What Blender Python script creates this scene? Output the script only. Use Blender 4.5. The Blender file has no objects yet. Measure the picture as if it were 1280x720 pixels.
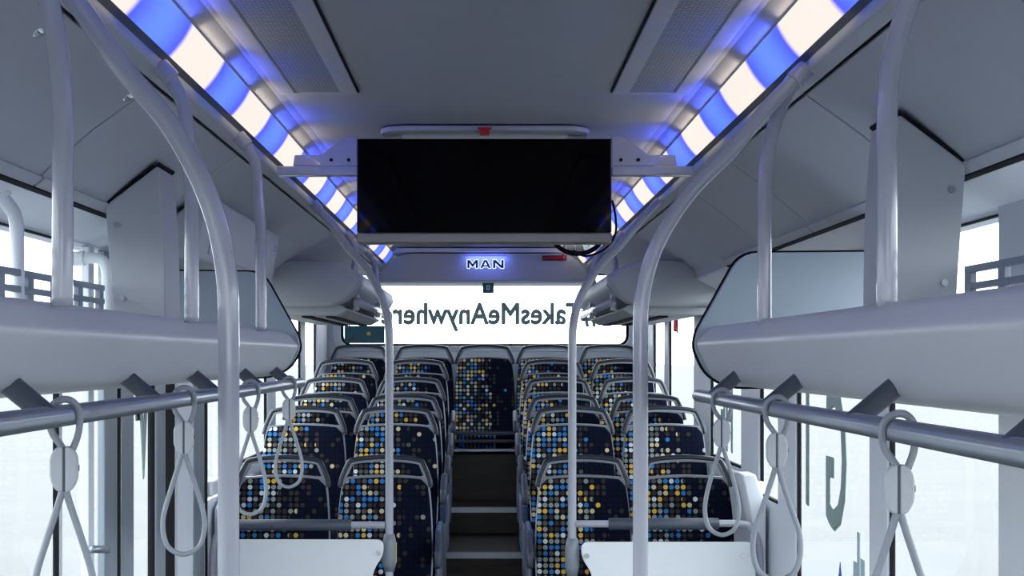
import bpy, bmesh, math, random
from mathutils import Vector, Matrix
random.seed(7)
C = bpy.context.scene
COL = C.collection
EYE = 1.55            # camera height above the low front floor, metres

# ------------------------------------------------------------------ camera
cam_d = bpy.data.cameras.new('camera'); cam = bpy.data.objects.new('camera', cam_d); COL.objects.link(cam)
cam.location = (0, 0, EYE); cam.rotation_euler = (math.pi/2, 0, 0)
cam_d.sensor_width = 36; cam_d.lens = 50.6
cam_d.shift_x = 34/1280; cam_d.shift_y = 87/1280
cam_d.clip_start = 0.05
C.camera = cam
# ------------------------------------------------------------------ world and exposure
w = bpy.data.worlds.new('overcast_sky'); C.world = w; w.use_nodes = True
w.node_tree.nodes['Background'].inputs[0].default_value = (0.94, 0.97, 1.0, 1)
w.node_tree.nodes['Background'].inputs[1].default_value = 4.6
C.view_settings.view_transform = 'Standard'; C.view_settings.look = 'None'
C.view_settings.gamma = 1; C.view_settings.use_curve_mapping = False
C.view_settings.exposure = 0.35
C.cycles.max_bounces = 10; C.cycles.diffuse_bounces = 6; C.cycles.transparent_max_bounces = 16

# ------------------------------------------------------------------ materials
def mat(name, col, rough=.5, metal=0, spec=.5, noise=0, scale=40, bump=0, coat=0):
    m = bpy.data.materials.new(name); m.use_nodes = True
    nt = m.node_tree; b = nt.nodes['Principled BSDF']
    b.inputs['Base Color'].default_value = (*col, 1); b.inputs['Roughness'].default_value = rough
    b.inputs['Metallic'].default_value = metal; b.inputs['Specular IOR Level'].default_value = spec
    b.inputs['Coat Weight'].default_value = coat
    if noise or bump:
        tc = nt.nodes.new('ShaderNodeTexCoord'); nz = nt.nodes.new('ShaderNodeTexNoise')
        nz.inputs['Scale'].default_value = scale; nz.inputs['Detail'].default_value = 4
        nt.links.new(tc.outputs['Object'], nz.inputs['Vector'])
        if noise:
            mx = nt.nodes.new('ShaderNodeMix'); mx.data_type = 'RGBA'
            mx.inputs['A'].default_value = (*[c*(1-noise) for c in col], 1)
            mx.inputs['B'].default_value = (*[min(1, c*(1+noise)) for c in col], 1)
            nt.links.new(nz.outputs['Fac'], mx.inputs['Factor']); nt.links.new(mx.outputs['Result'], b.inputs['Base Color'])
        if bump:
            bp = nt.nodes.new('ShaderNodeBump'); bp.inputs['Strength'].default_value = bump; bp.inputs['Distance'].default_value = .002
            nt.links.new(nz.outputs['Fac'], bp.inputs['Height']); nt.links.new(bp.outputs['Normal'], b.inputs['Normal'])
    return m
M = {}
M['ceiling'] = mat('ceiling_laminate', (.36, .38, .42), .5, noise=.05, scale=9, bump=.15)
M['panel'] = mat('side_panel_plastic', (.41, .435, .465), .5, noise=.04, scale=7, bump=.1)
M['rack'] = mat('rack_plastic', (.60, .62, .67), .4, noise=.04, scale=5, bump=.08)
M['rackend'] = mat('rack_end_plastic', (.36, .43, .49), .45, noise=.03, scale=5)
M['pole'] = mat('pole_paint', (.40, .42, .49), .22, noise=.03, scale=60, coat=.5)
M['rail'] = mat('rail_steel', (.30, .335, .39), .28, .55, noise=.05, scale=80)
M['bracket'] = mat('dark_grey_plastic', (.065, .08, .11), .45, noise=.08, scale=50)
M['rubber'] = mat('black_rubber', (.008, .009, .012), .8, spec=.15, noise=.2, scale=60)
M['strap'] = mat('strap_cord', (.30, .33, .38), .4, noise=.05, scale=150)
M['strapbody'] = mat('strap_clip_plastic', (.55, .58, .62), .4, noise=.04, scale=80)
M['white'] = mat('white_sheet', (.80, .84, .88), .35, noise=.02, scale=20)
M['wall'] = mat('wall_plastic', (.68, .72, .77), .45, noise=.03, scale=10)
M['post'] = mat('door_post_aluminium', (.25, .29, .34), .35, .4, noise=.05, scale=40)
M['chrome'] = mat('chrome', (.75, .77, .8), .15, 1, noise=.03, scale=30)
M['black'] = mat('screen_housing', (.006, .006, .008), .3, noise=.1, scale=50)
M['glassblack'] = mat('screen_glass', (.001, .001, .0015), .04, spec=.12, noise=.1, scale=3)
M['silver'] = mat('brushed_bar', (.30, .285, .26), .4, .5, noise=.05, scale=60)
M['red'] = mat('red_plastic', (.45, .01, .015), .35, noise=.05, scale=50)
M['green'] = mat('green_label', (.02, .12, .07), .5, noise=.1, scale=120)
M['teal'] = mat('teal_print', (.012, .10, .14), .5, noise=.15, scale=25)
M['text'] = mat('grey_green_vinyl', (.27, .37, .36), .5, noise=.08, scale=60)
M['yellow'] = mat('yellow_plastic', (.75, .55, .05), .4, noise=.05, scale=50)
M['shell'] = mat('seat_shell_plastic', (.20, .24, .31), .35, noise=.04, scale=40)
M['rim'] = mat('seat_rim_plastic', (.30, .34, .44), .35, noise=.04, scale=40)
M['handle'] = mat('seat_handle_plastic', (.22, .25, .29), .3, noise=.05, scale=50)
M['handletop'] = mat('seat_handle_dark', (.02, .026, .04), .3, noise=.05, scale=50)
M['arm'] = mat('armrest_dark', (.05, .06, .09), .4, noise=.1, scale=50)
M['blue'] = mat('blue_side_trim', (.05, .09, .22), .5, noise=.1, scale=50)
M['concrete'] = mat('pale_concrete', (.150, .152, .154), .9, noise=.10, scale=.6)
M['mirror'] = mat('mirror_glass', (.85, .88, .9), .03, 1, noise=.01, scale=2)

def floor_mat():
    m = bpy.data.materials.new('dark_vinyl_floor'); m.use_nodes = True; nt = m.node_tree; b = nt.nodes['Principled BSDF']
    tc = nt.nodes.new('ShaderNodeTexCoord'); mp = nt.nodes.new('ShaderNodeMapping'); mp.inputs['Scale'].default_value = (1.5, 12, 12)
    nz = nt.nodes.new('ShaderNodeTexNoise'); nz.inputs['Scale'].default_value = 2.5; nz.inputs['Detail'].default_value = 6
    cr = nt.nodes.new('ShaderNodeValToRGB'); cr.color_ramp.elements[0].position = .35; cr.color_ramp.elements[1].position = .7
    cr.color_ramp.elements[0].color = (.009, .007, .006, 1); cr.color_ramp.elements[1].color = (.036, .026, .020, 1)
    nt.links.new(tc.outputs['Object'], mp.inputs['Vector']); nt.links.new(mp.outputs['Vector'], nz.inputs['Vector'])
    nt.links.new(nz.outputs['Fac'], cr.inputs['Fac']); nt.links.new(cr.outputs['Color'], b.inputs['Base Color'])
    b.inputs['Roughness'].default_value = .35; b.inputs['Specular IOR Level'].default_value = .3
    return m
M['floor'] = floor_mat()

def glass_mat(name, tint, gloss=.06):
    m = bpy.data.materials.new(name); m.use_nodes = True; nt = m.node_tree
    nt.nodes.remove(nt.nodes['Principled BSDF']); out = nt.nodes['Material Output']
    t = nt.nodes.new('ShaderNodeBsdfTransparent'); g = nt.nodes.new('ShaderNodeBsdfGlossy'); g.inputs['Roughness'].default_value = .02
    tc = nt.nodes.new('ShaderNodeTexCoord'); nz = nt.nodes.new('ShaderNodeTexNoise'); nz.inputs['Scale'].default_value = 3
    mx = nt.nodes.new('ShaderNodeMix'); mx.data_type = 'RGBA'
    mx.inputs['A'].default_value = (*[c*.97 for c in tint], 1); mx.inputs['B'].default_value = (*tint, 1)
    nt.links.new(tc.outputs['Object'], nz.inputs['Vector']); nt.links.new(nz.outputs['Fac'], mx.inputs['Factor'])
    nt.links.new(mx.outputs['Result'], t.inputs['Color'])
    s = nt.nodes.new('ShaderNodeMixShader'); s.inputs[0].default_value = gloss
    nt.links.new(t.outputs[0], s.inputs[1]); nt.links.new(g.outputs[0], s.inputs[2]); nt.links.new(s.outputs[0], out.inputs['Surface'])
    return m
M['glass'] = glass_mat('window_glass', (.92, .95, .96))

def led_mat(phase):
    """diffuser of an LED tube: white and blue lamps alternating every 0.4 m along the bus"""
    m = bpy.data.materials.new('led_diffuser'); m.use_nodes = True; nt = m.node_tree; N = nt.nodes.new; L = nt.links.new
    b = nt.nodes['Principled BSDF']; tc = N('ShaderNodeTexCoord'); sp = N('ShaderNodeSeparateXYZ'); L(tc.outputs['Object'], sp.inputs[0])
    a = N('ShaderNodeMath'); a.operation = 'ADD'; a.inputs[1].default_value = phase; L(sp.outputs['Y'], a.inputs[0])
    mu = N('ShaderNodeMath'); mu.operation = 'MULTIPLY'; mu.inputs[1].default_value = 2*math.pi/.8; L(a.outputs[0], mu.inputs[0])
    s = N('ShaderNodeMath'); s.operation = 'SINE'; L(mu.outputs[0], s.inputs[0])
    cr = N('ShaderNodeMapRange'); cr.inputs['From Min'].default_value = -.16; cr.inputs['From Max'].default_value = .16
    cr.interpolation_type = 'SMOOTHSTEP'; L(s.outputs[0], cr.inputs['Value'])
    # centre of each blue lamp is paler than its edges
    rb = N('ShaderNodeValToRGB'); e = rb.color_ramp.elements
    e[0].position = 0; e[0].color = (.03, .04, .80, 1); e[1].position = 1; e[1].color = (.085, .20, .88, 1)
    L(s.outputs[0], rb.inputs['Fac'])
    mx = N('ShaderNodeMix'); mx.data_type = 'RGBA'; mx.inputs['A'].default_value = (.80, .70, .62, 1)
    L(rb.outputs['Color'], mx.inputs['B']); L(cr.outputs['Result'], mx.inputs['Factor'])
    L(mx.outputs['Result'], b.inputs['Emission Color']); b.inputs['Emission Strength'].default_value = .95
    b.inputs['Base Color'].default_value = (.2, .2, .2, 1); b.inputs['Roughness'].default_value = .4
    return m
def glow_mat(name, col, st):
    m = mat(name, (.05, .05, .05), .5, noise=.05); b = m.node_tree.nodes['Principled BSDF']
    b.inputs['Emission Color'].default_value = (*col, 1); b.inputs['Emission Strength'].default_value = st
    return m

def fabric_mat(axis):
    """navy moquette with printed round dots; yellow, blue, grey, cream and brown dots thin out to one side"""
    m = bpy.data.materials.new('dotted_moquette'); m.use_nodes = True; nt = m.node_tree; N = nt.nodes.new; L = nt.links.new
    b = nt.nodes['Principled BSDF']; tc = N('ShaderNodeTexCoord'); sp = N('ShaderNodeSeparateXYZ'); L(tc.outputs['Object'], sp.inputs[0])
    oi = N('ShaderNodeObjectInfo')
    def math_(op, a, b_=None):
        n = N('ShaderNodeMath'); n.operation = op
        for i, v in enumerate((a, b_)):
            if v is None: continue
            if isinstance(v, (int, float)): n.inputs[i].default_value = v
            else: L(v, n.inputs[i])
        return n.outputs[0]
    P = .0275
    # vertical coordinate runs up the backrest, or along the cushion
    zz = math_('ADD', sp.outputs[axis], 0.0)
    sx = math_('DIVIDE', sp.outputs['X'], P); sz = math_('DIVIDE', zz, P)
    ix = math_('FLOOR', sx); iz = math_('FLOOR', sz)
    fx = math_('SUBTRACT', math_('SUBTRACT', sx, ix), .5); fz = math_('SUBTRACT', math_('SUBTRACT', sz, iz), .5)
    r = math_('SQRT', math_('ADD', math_('MULTIPLY', fx, fx), math_('MULTIPLY', fz, fz)))
    dot = math_('LESS_THAN', r, .40)
    cv = N('ShaderNodeCombineXYZ'); L(ix, cv.inputs[0]); L(iz, cv.inputs[1])
    L(math_('MULTIPLY', oi.outputs['Random'], 57.0), cv.inputs[2])
    wn = N('ShaderNodeTexWhiteNoise'); L(cv.outputs[0], wn.inputs['Vector'])
    cv2 = N('ShaderNodeCombineXYZ'); L(math_('ADD', ix, 40), cv2.inputs[0]); L(math_('ADD', iz, 91), cv2.inputs[1])
    L(math_('MULTIPLY', oi.outputs['Random'], 23.0), cv2.inputs[2])
    wn2 = N('ShaderNodeTexWhiteNoise'); L(cv2.outputs[0], wn2.inputs['Vector'])
    ramp = N('ShaderNodeValToRGB'); ramp.color_ramp.interpolation = 'CONSTANT'
    cols = [(0, (.10, .10, .085)), (.10, (.27, .30, .27)), (.36, (.035, .19, .50)), (.58, (.70, .43, .06)), (.72, (.62, .52, .30)), (.82, (.62, .66, .70)), (.90, (.045, .035, .03))]
    e = ramp.color_ramp.elements; e[0].position = 0; e[0].color = (*cols[0][1], 1); e[1].position = cols[1][0]; e[1].color = (*cols[1][1], 1)
    for p, c in cols[2:]:
        x = e.new(p); x.color = (*c, 1)
    L(wn.outputs['Value'], ramp.inputs['Fac'])
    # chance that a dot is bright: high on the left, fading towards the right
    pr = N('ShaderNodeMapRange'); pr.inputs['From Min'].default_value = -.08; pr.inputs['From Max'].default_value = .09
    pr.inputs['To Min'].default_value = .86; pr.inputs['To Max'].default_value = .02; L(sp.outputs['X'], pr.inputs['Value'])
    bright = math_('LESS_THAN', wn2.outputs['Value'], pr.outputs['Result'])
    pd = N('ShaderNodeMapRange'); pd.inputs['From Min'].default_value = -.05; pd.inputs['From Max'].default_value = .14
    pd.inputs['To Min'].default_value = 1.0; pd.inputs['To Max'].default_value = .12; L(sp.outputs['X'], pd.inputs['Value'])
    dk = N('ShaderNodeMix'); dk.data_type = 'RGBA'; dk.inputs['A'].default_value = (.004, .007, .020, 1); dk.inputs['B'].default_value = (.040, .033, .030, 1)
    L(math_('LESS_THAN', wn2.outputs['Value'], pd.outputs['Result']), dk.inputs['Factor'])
    m1 = N('ShaderNodeMix'); m1.data_type = 'RGBA'; L(bright, m1.inputs['Factor']); L(dk.outputs['Result'], m1.inputs['A']); L(ramp.outputs['Color'], m1.inputs['B'])
    m2 = N('ShaderNodeMix'); m2.data_type = 'RGBA'; L(dot, m2.inputs['Factor']); m2.inputs['A'].default_value = (.003, .005, .015, 1); L(m1.outputs['Result'], m2.inputs['B'])
    L(m2.outputs['Result'], b.inputs['Base Color']); b.inputs['Roughness'].default_value = .95; b.inputs['Specular IOR Level'].default_value = .1
    return m
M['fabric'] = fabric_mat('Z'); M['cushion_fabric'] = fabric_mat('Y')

def vent_mat():
    m = bpy.data.materials.new('perforated_grille'); m.use_nodes = True; nt = m.node_tree; N = nt.nodes.new; L = nt.links.new
    b = nt.nodes['Principled BSDF']; tc = N('ShaderNodeTexCoord'); br = N('ShaderNodeTexBrick')
    br.inputs['Scale'].default_value = 1; br.inputs['Brick Width'].default_value = .020; br.inputs['Row Height'].default_value = .010
    br.inputs['Mortar Size'].default_value = .0032; br.inputs['Mortar Smooth'].default_value = .2
    br.inputs['Color1'].default_value = (.035, .04, .05, 1); br.inputs['Color2'].default_value = (.045, .05, .06, 1); br.inputs['Mortar'].default_value = (.33, .36, .40, 1)
    L(tc.outputs['Object'], br.inputs['Vector']); L(br.outputs['Color'], b.inputs['Base Color']); b.inputs['Roughness'].default_value = .6
    return m
M['vent'] = vent_mat()

# ------------------------------------------------------------------ helpers
def E(z): return EYE + z           # heights below are given relative to the camera's eye level
def link(name, me, m=None, parent=None, smooth=False, bevel=0, bseg=2):
    o = bpy.data.objects.new(name, me); COL.objects.link(o)
    if m: me.materials.append(M[m] if isinstance(m, str) else m)
    if parent is not None: o.parent = parent
    if smooth:
        for p in me.polygons: p.use_smooth = True
    if bevel:
        b = o.modifiers.new('bevel', 'BEVEL'); b.width = bevel; b.segments = bseg; b.limit_method = 'ANGLE'; b.angle_limit = math.radians(40)
        for p in me.polygons: p.use_smooth = True
        wn = o.modifiers.new('wn', 'WEIGHTED_NORMAL'); wn.keep_sharp = True
    return o
def geo(name, V, F, m=None, parent=None, **k):
    me = bpy.data.meshes.new(name); me.from_pydata([tuple(v) for v in V], [], F); me.validate()
    bm = bmesh.new(); bm.from_mesh(me); bmesh.ops.recalc_face_normals(bm, faces=bm.faces); bm.to_mesh(me); bm.free()
    return link(name, me, m, parent, **k)
def tag(o, label, cat, group=None, kind=None):
    o['label'] = label
    if kind: o['kind'] = kind
    o['category'] = cat
    if group: o['group'] = group
    return o
def empty(name, loc, label=None, cat=None, group=None):
    o = bpy.data.objects.new(name, None); COL.objects.link(o); o.location = loc; o.empty_display_size = .1
    if label: tag(o, label, cat, group)
    return o
def struct(o, label):
    o['kind'] = 'structure'; o['label'] = label; o['category'] = 'structure'; return o
class MB:
    """collects shapes into one mesh"""
    def __init__(s): s.V = []; s.F = []
    def add(s, V, F):
        n = len(s.V); s.V += [tuple(v) for v in V]; s.F += [tuple(i+n for i in f) for f in F]; return s
    def box(s, x0, x1, y0, y1, z0, z1):
        V = [(x, y, z) for x in (x0, x1) for y in (y0, y1) for z in (z0, z1)]
        return s.add(V, [(0,1,3,2),(4,6,7,5),(0,4,5,1),(2,3,7,6),(0,2,6,4),(1,5,7,3)])
    def prism_y(s, poly, y0, y1):
        """poly in (x, z), extruded along y"""
        n = len(poly); V = [(x, y0, z) for x, z in poly] + [(x, y1, z) for x, z in poly]
        F = [tuple(range(n)), tuple(range(2*n-1, n-1, -1))] + [(i, (i+1) % n, n+(i+1) % n, n+i) for i in range(n)]
        return s.add(V, F)
    def prism_x(s, poly, x0, x1):
        n = len(poly); V = [(x0, y, z) for y, z in poly] + [(x1, y, z) for y, z in poly]
        F = [tuple(range(n)), tuple(range(2*n-1, n-1, -1))] + [(i, (i+1) % n, n+(i+1) % n, n+i) for i in range(n)]
        return s.add(V, F)
    def strip_y(s, prof, y0, y1, th=.0, nrm=None):
        """open sheet profile in (x, z) with thickness th along the 2D normal"""
        n = len(prof); off = []
        for i in range(n):
            a = Vector(prof[max(0, i-1)]); b = Vector(prof[min(n-1, i+1)]); d = (b-a).normalized(); off.append(Vector((-d.y, d.x))*th)
        poly = [Vector(p) for p in prof] + [Vector(prof[i])+off[i] for i in range(n-1, -1, -1)]
        N = len(poly); V = [(p.x, y0, p.y) for p in poly] + [(p.x, y1, p.y) for p in poly]
        F = [(i, (i+1) % N, N+(i+1) % N, N+i) for i in range(N)]
        for i in range(n-1):
            F.append((i, i+1, N-2-i, N-1-i)); F.append((N+i, N+N-1-i, N+N-2-i, N+i+1))
        return s.add(V, F)
    def tube(s, pts, r, n=14, cap=True, closed=False, flat=1.0, up=None):
        pts = [Vector(p) for p in pts]; k = len(pts)
        rs = r if isinstance(r, (list, tuple)) else [r]*k
        V = []; F = []; prev = None
        for i in range(k):
            if closed: d = (pts[(i+1) % k]-pts[i-1])
            else: d = pts[min(k-1, i+1)]-pts[max(0, i-1)]
            d.normalize()
            if prev is None:
                ref = Vector(up) if up else (Vector((0, 1, 0)) if abs(d.y) < .9 else Vector((1, 0, 0)))
                u = (ref - d*ref.dot(d)).normalized()
            else: u = (prev - d*prev.dot(d)).normalized()
            prev = u; v = d.cross(u)
            for j in range(n):
                a = 2*math.pi*j/n; V.append(pts[i] + (u*math.cos(a)*flat + v*math.sin(a))*rs[i])
        m_ = k if closed else k-1
        for i in range(m_):
            for j in range(n):
                a = i*n; b = ((i+1) % k)*n; F.append((a+j, a+(j+1) % n, b+(j+1) % n, b+j))
        if cap and not closed:
            F.append(tuple(range(n-1, -1, -1))); F.append(tuple(range((k-1)*n, k*n)))
        return s.add(V, F)
    def sphere(s, c, rx, ry, rz, n=12, k=8):
        V = []; F = []
        for i in range(1, k):
            t = math.pi*i/k
            for j in range(n):
                a = 2*math.pi*j/n; V.append((c[0]+rx*math.sin(t)*math.cos(a), c[1]+ry*math.sin(t)*math.sin(a), c[2]+rz*math.cos(t)))
        V.append((c[0], c[1], c[2]+rz)); V.append((c[0], c[1], c[2]-rz)); T = len(V)-2
        for i in range(k-2):
            for j in range(n): F.append((i*n+j, i*n+(j+1) % n, (i+1)*n+(j+1) % n, (i+1)*n+j))
        for j in range(n): F.append((T, (j+1) % n, j)); F.append((T+1, (k-2)*n+j, (k-2)*n+(j+1) % n))
        return s.add(V, F)
    def ring(s, outer, inner, y0, y1):
        """ring between two outlines (x, z) of equal count, between y0 and y1"""
        n = len(outer); V = []
        for poly in (outer, inner):
            for y in (y0, y1): V += [(x, y, z) for x, z in poly]
        F = []
        for i in range(n):
            j = (i+1) % n
            F += [(i, j, n+j, n+i), (2*n+i, 3*n+i, 3*n+j, 2*n+j), (i, 2*n+i, 2*n+j, j), (n+i, n+j, 3*n+j, 3*n+i)]
        return s.add(V, F)
    def build(s, name, m, parent=None, **k): return geo(name, s.V, s.F, m, parent, **k)
def spline(P, n=8, closed=False):
    P = [Vector(p) for p in P]; out = []; k = len(P); R = range(k if closed else k-1)
    for i in R:
        g = (lambda j: P[j % k]) if closed else (lambda j: P[max(0, min(k-1, j))])
        a, b, c, d = g(i-1), g(i), g(i+1), g(i+2)
        for t in range(n):
            t /= n; out.append(.5*((2*b)+(c-a)*t+(2*a-5*b+4*c-d)*t*t+(3*b-a-3*c+d)*t**3))
    if not closed: out.append(P[-1])
    return out
def rrect(x0, x1, z0, z1, r, n=6):
    out = []
    for cx, cz, a0 in ((x1-r, z1-r, 0), (x0+r, z1-r, 90), (x0+r, z0+r, 180), (x1-r, z0+r, 270)):
        for i in range(n+1):
            a = math.radians(a0+90*i/n); out.append((cx+r*math.cos(a), cz+r*math.sin(a)))
    return out
def round_poly(P, r, n=5):
    """round the corners of a polygon; r may be one radius or a list"""
    out = []; k = len(P)
    for i in range(k):
        p = Vector(P[i]); a = Vector(P[i-1])-p; b = Vector(P[(i+1) % k])-p
        rr = (r[i] if isinstance(r, (list, tuple)) else r); q = min(rr, a.length*.49, b.length*.49)
        if q < 1e-5: out.append(tuple(p)); continue
        s0 = p+a.normalized()*q; s1 = p+b.normalized()*q
        for j in range(n+1):
            t = j/n; v = s0*(1-t)**2+p*2*t*(1-t)+s1*t*t; out.append(tuple(v))
    return out
def kids(o): return [c for c in list(bpy.data.objects) if c.parent == o]
def copy_tree(o, parent=None):
    c = o.copy(); COL.objects.link(c)
    if parent is not None: c.parent = parent
    for ch in kids(o): copy_tree(ch, c)
    return c
def text_mesh(name, body, size, m, parent=None, depth=.002, sx=1, bold=.0, space=1.0):
    cu = bpy.data.curves.new(name, 'FONT'); cu.body = body; cu.size = size; cu.extrude = depth
    cu.align_x = 'CENTER'; cu.space_character = space; cu.resolution_u = 3
    t = bpy.data.objects.new(name+'_tmp', cu); COL.objects.link(t)
    dg = bpy.context.evaluated_depsgraph_get(); me = bpy.data.meshes.new_from_object(t.evaluated_get(dg))
    bpy.data.objects.remove(t); me.materials.clear()
    for v in me.vertices: v.co.x *= sx
    if bold > 0:
        V0 = [v.co.copy() for v in me.vertices]; F0 = [tuple(p.vertices) for p in me.polygons]; mb = MB()
        for k_ in range(8):
            a_ = k_*math.pi/4; mb.add([(v.x+bold*math.cos(a_), v.y+bold*math.sin(a_), v.z+k_*.0004) for v in V0], F0)
        me = bpy.data.meshes.new(name); me.from_pydata(mb.V, [], mb.F)
    return link(name, me, m, parent)
SIDE = ((-1, 'left'), (1, 'right'))

# ------------------------------------------------------------------ setting: ground, floor, walls, ceiling
YB, YR = -2.6, 10.9          # front bulkhead behind the camera, rear wall
geo_ground = MB().box(-400, 400, -400, 400, -.5, -.4).build('ground', 'concrete'); struct(geo_ground, 'pale concrete yard outside the bus')

fl = MB()
# low front floor, then raised platforms stepping up to the rear bench
steps = [(YB, 6.1, 0.0), (6.1, 7.2, .0), (7.2, 8.58, E(-1.33)), (8.58, 9.57, E(-1.167)), (9.57, YR, E(-1.0))]
fl.box(-1.25, 1.25, YB, 7.2, -.12, 0)
for y0, y1, z in steps[2:]: fl.box(-1.25, 1.25, y0, y1, -.12, z)
struct(fl.build('floor', 'floor'), 'dark brown wood-effect vinyl floor stepping up towards the rear')
for i, (y, z) in enumerate(((7.2, E(-1.33)), (8.58, E(-1.167)), (9.57, E(-1.0)))):
    o = MB().prism_x([(y-.006, z-.03), (y-.006, z+.004), (y+.035, z+.004), (y+.035, z), (y, z), (y, z-.03)], -.30, .30).build('trim_%d' % (i+1), 'rail')
    struct(o, 'metal nosing along an aisle step edge')

ce = MB()
prof = [(-.665, E(.757)), (-.625, E(.785)), (-.60, E(.79)), (.60, E(.79)), (.625, E(.785)), (.665, E(.757))]
ce.strip_y(prof, YB, 4.86, .05); ce.strip_y([(x, z+.004) for x, z in prof], 4.868, YR, .05)
# opening for the hatch is covered by the hatch itself, so the sheet carries on above it
ce.box(-1.25, 1.25, YB, YR, E(.9), E(.95))
struct(ce.build('ceiling', 'ceiling'), 'grey laminate ceiling of the bus with curved edges')

def wall_side(s, name, pillars, sill):
    w_ = MB()
    X = lambda a: (s*a)
    def bx(a0, a1, y0, y1, z0, z1): w_.box(min(X(a0), X(a1)), max(X(a0), X(a1)), y0, y1, z0, z1)
    for y0, y1, z in sill: bx(1.20, 1.218, y0, y1, -.12, E(z))
    bx(1.20, 1.28, YB, YR, E(.335), E(.9))
    for y0, y1 in pillars: bx(1.19, 1.216, y0, y1, -.12, E(.36))
    w_.prism_y([(X(1.092), E(.402)), (X(1.092), E(.43)), (X(1.22), E(.385)), (X(1.22), E(.33)), (X(1.20), E(.345))], YB, YR)
    o = w_.build('wall_'+name, 'wall', bevel=.006); return o
PR = [(-2.6, -1.4), (.6, .85), (3.10, 3.34), (4.26, 4.46), (5.52, 5.85), (6.26, 6.69), (7.63, 8.2), (9.35, 9.55), (10.2, 10.9)]
SR = [(-2.6, 5.6, -.95), (5.6, 6.3, -.60), (6.3, 10.9, -.52)]
PL = [(-2.6, -1.4), (.6, .85), (2.75, 2.95), (6.45, 6.75), (7.9, 8.2), (9.35, 9.55), (10.2, 10.9)]
SL = [(-2.6, 4.3, -.95), (5.85, 6.75, -.62), (6.75, 10.9, -.52)]
struct(wall_side(1, 'right', PR, SR), 'pale grey right side wall of the bus with window pillars')
struct(wall_side(-1, 'left', PL, SL), 'pale grey left side wall of the bus with window pillars')
wr = MB(); wo = rrect(-1.08, 1.08, E(.095), E(.62), .07)
wr.box(-1.28, 1.28, YR, YR+.08, -.12, E(.09)); wr.box(-1.28, 1.28, YR, YR+.08, E(.625), E(.95))
wr.box(-1.28, -1.085, YR, YR+.08, E(.09), E(.625)); wr.box(1.085, 1.28, YR, YR+.08, E(.09), E(.625))
struct(wr.build('wall_rear', 'wall'), 'grey rear wall below and around the rear window')
wf = MB(); wf.box(-1.28, 1.28, YB-.08, YB, -.12, .55); wf.box(-1.28, 1.28, YB-.08, YB, 2.2, E(.95))
wf.box(-1.28, -1.2, YB-.08, YB, .5, 2.3); wf.box(1.2, 1.28, YB-.08, YB, .5, 2.3)
struct(wf.build('wall_front', 'wall'), 'front bulkhead of the bus behind the camera')

for i_, (s_, nm_) in enumerate(SIDE):
    a_, b_ = sorted((s_*1.172, s_*1.21)); o = MB().box(a_, b_, 6.2, YR, E(-.60), E(-.535)).build('trim_%d' % (9+i_), 'wall', bevel=.012, bseg=3)
    struct(o, 'moulded window ledge along the %s wall' % nm_)
# windows: a black gasket frame and one pane each
wn_ = [0]
def window(label, loops, pane, sill=None):
    wn_[0] += 1
    e = empty('window_%d' % wn_[0], pane['loc']); struct(e, label)
    inv = Vector(pane['loc'])
    f = MB()
    for b in loops: f.box(b[0]-inv.x, b[1]-inv.x, b[2]-inv.y, b[3]-inv.y, b[4]-inv.z, b[5]-inv.z)
    f.build('window_frame', 'rubber', e)
    b = pane['box']; p = MB().box(b[0]-inv.x, b[1]-inv.x, b[2]-inv.y, b[3]-inv.y, b[4]-inv.z, b[5]-inv.z).build('pane', 'glass', e)
    return e
def side_window(s, y0, y1, z0, label, z1=E(.335)):
    g = .012; a0, a1 = sorted((s*1.198, s*1.212)); xa, xb = sorted((s*1.203, s*1.207))
    L_ = [(a0, a1, y0, y0+g, z0, z1), (a0, a1, y1-g, y1, z0, z1), (a0, a1, y0, y1, z0, z0+g), (a0, a1, y0, y1, z1-g*.3, z1)]
    return window(label, L_, {'loc': (s*1.22, (y0+y1)/2, z0), 'box': (xa, xb, y0+g, y1-g, z0+g, z1-g*.3)})
side_window(1, -1.4, .6, E(-.95), 'right side window beside the camera')
side_window(1, .85, 3.10, E(-.95), 'right side window at the picture edge above the luggage rack')
side_window(1, 3.34, 4.26, E(-.95), 'right side window behind the nearest hanging strap')
side_window(1, 4.46, 5.52, E(-.95), 'right side window with the large green-grey letter')
side_window(1, 5.85, 6.26, E(-.60), 'narrow right side window between two pillars')
side_window(1, 6.69, 7.63, E(-.52), 'right side window beside the second seat row')
side_window(1, 8.2, 9.35, E(-.52), 'right side window by the fourth seat row')
side_window(1, 9.55, 10.2, E(-.52), 'last right side window by the rear row')
side_window(-1, -1.4, .6, E(-.95), 'left side window beside the camera')
side_window(-1, .85, 2.75, E(-.95), 'left side window at the picture edge above the luggage rack')
side_window(-1, 2.95, 4.05, E(-.95), 'left side window behind the nearest left strap')
side_window(-1, 6.75, 7.9, E(-.52), 'left side window beside the second seat row')
side_window(-1, 8.2, 9.35, E(-.52), 'left side window by the fourth seat row')
side_window(-1, 9.55, 10.2, E(-.52), 'last left side window by the rear row')
wn_[0] += 1
we = empty('window_%d' % wn_[0], (0, YR, E(.095))); struct(we, 'wide rear window with rounded black gasket and large lettering')
fr = MB(); ow = rrect(-1.095, 1.095, -.012, .54, .075); iw = rrect(-1.07, 1.07, .010, .53, .06); fr.ring(ow, iw, -.012, .03); fr.build('window_frame', 'rubber', we)
pn = MB().box(-1.085, 1.085, .012, .018, .0, .53).build('pane', 'glass', we)
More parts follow.
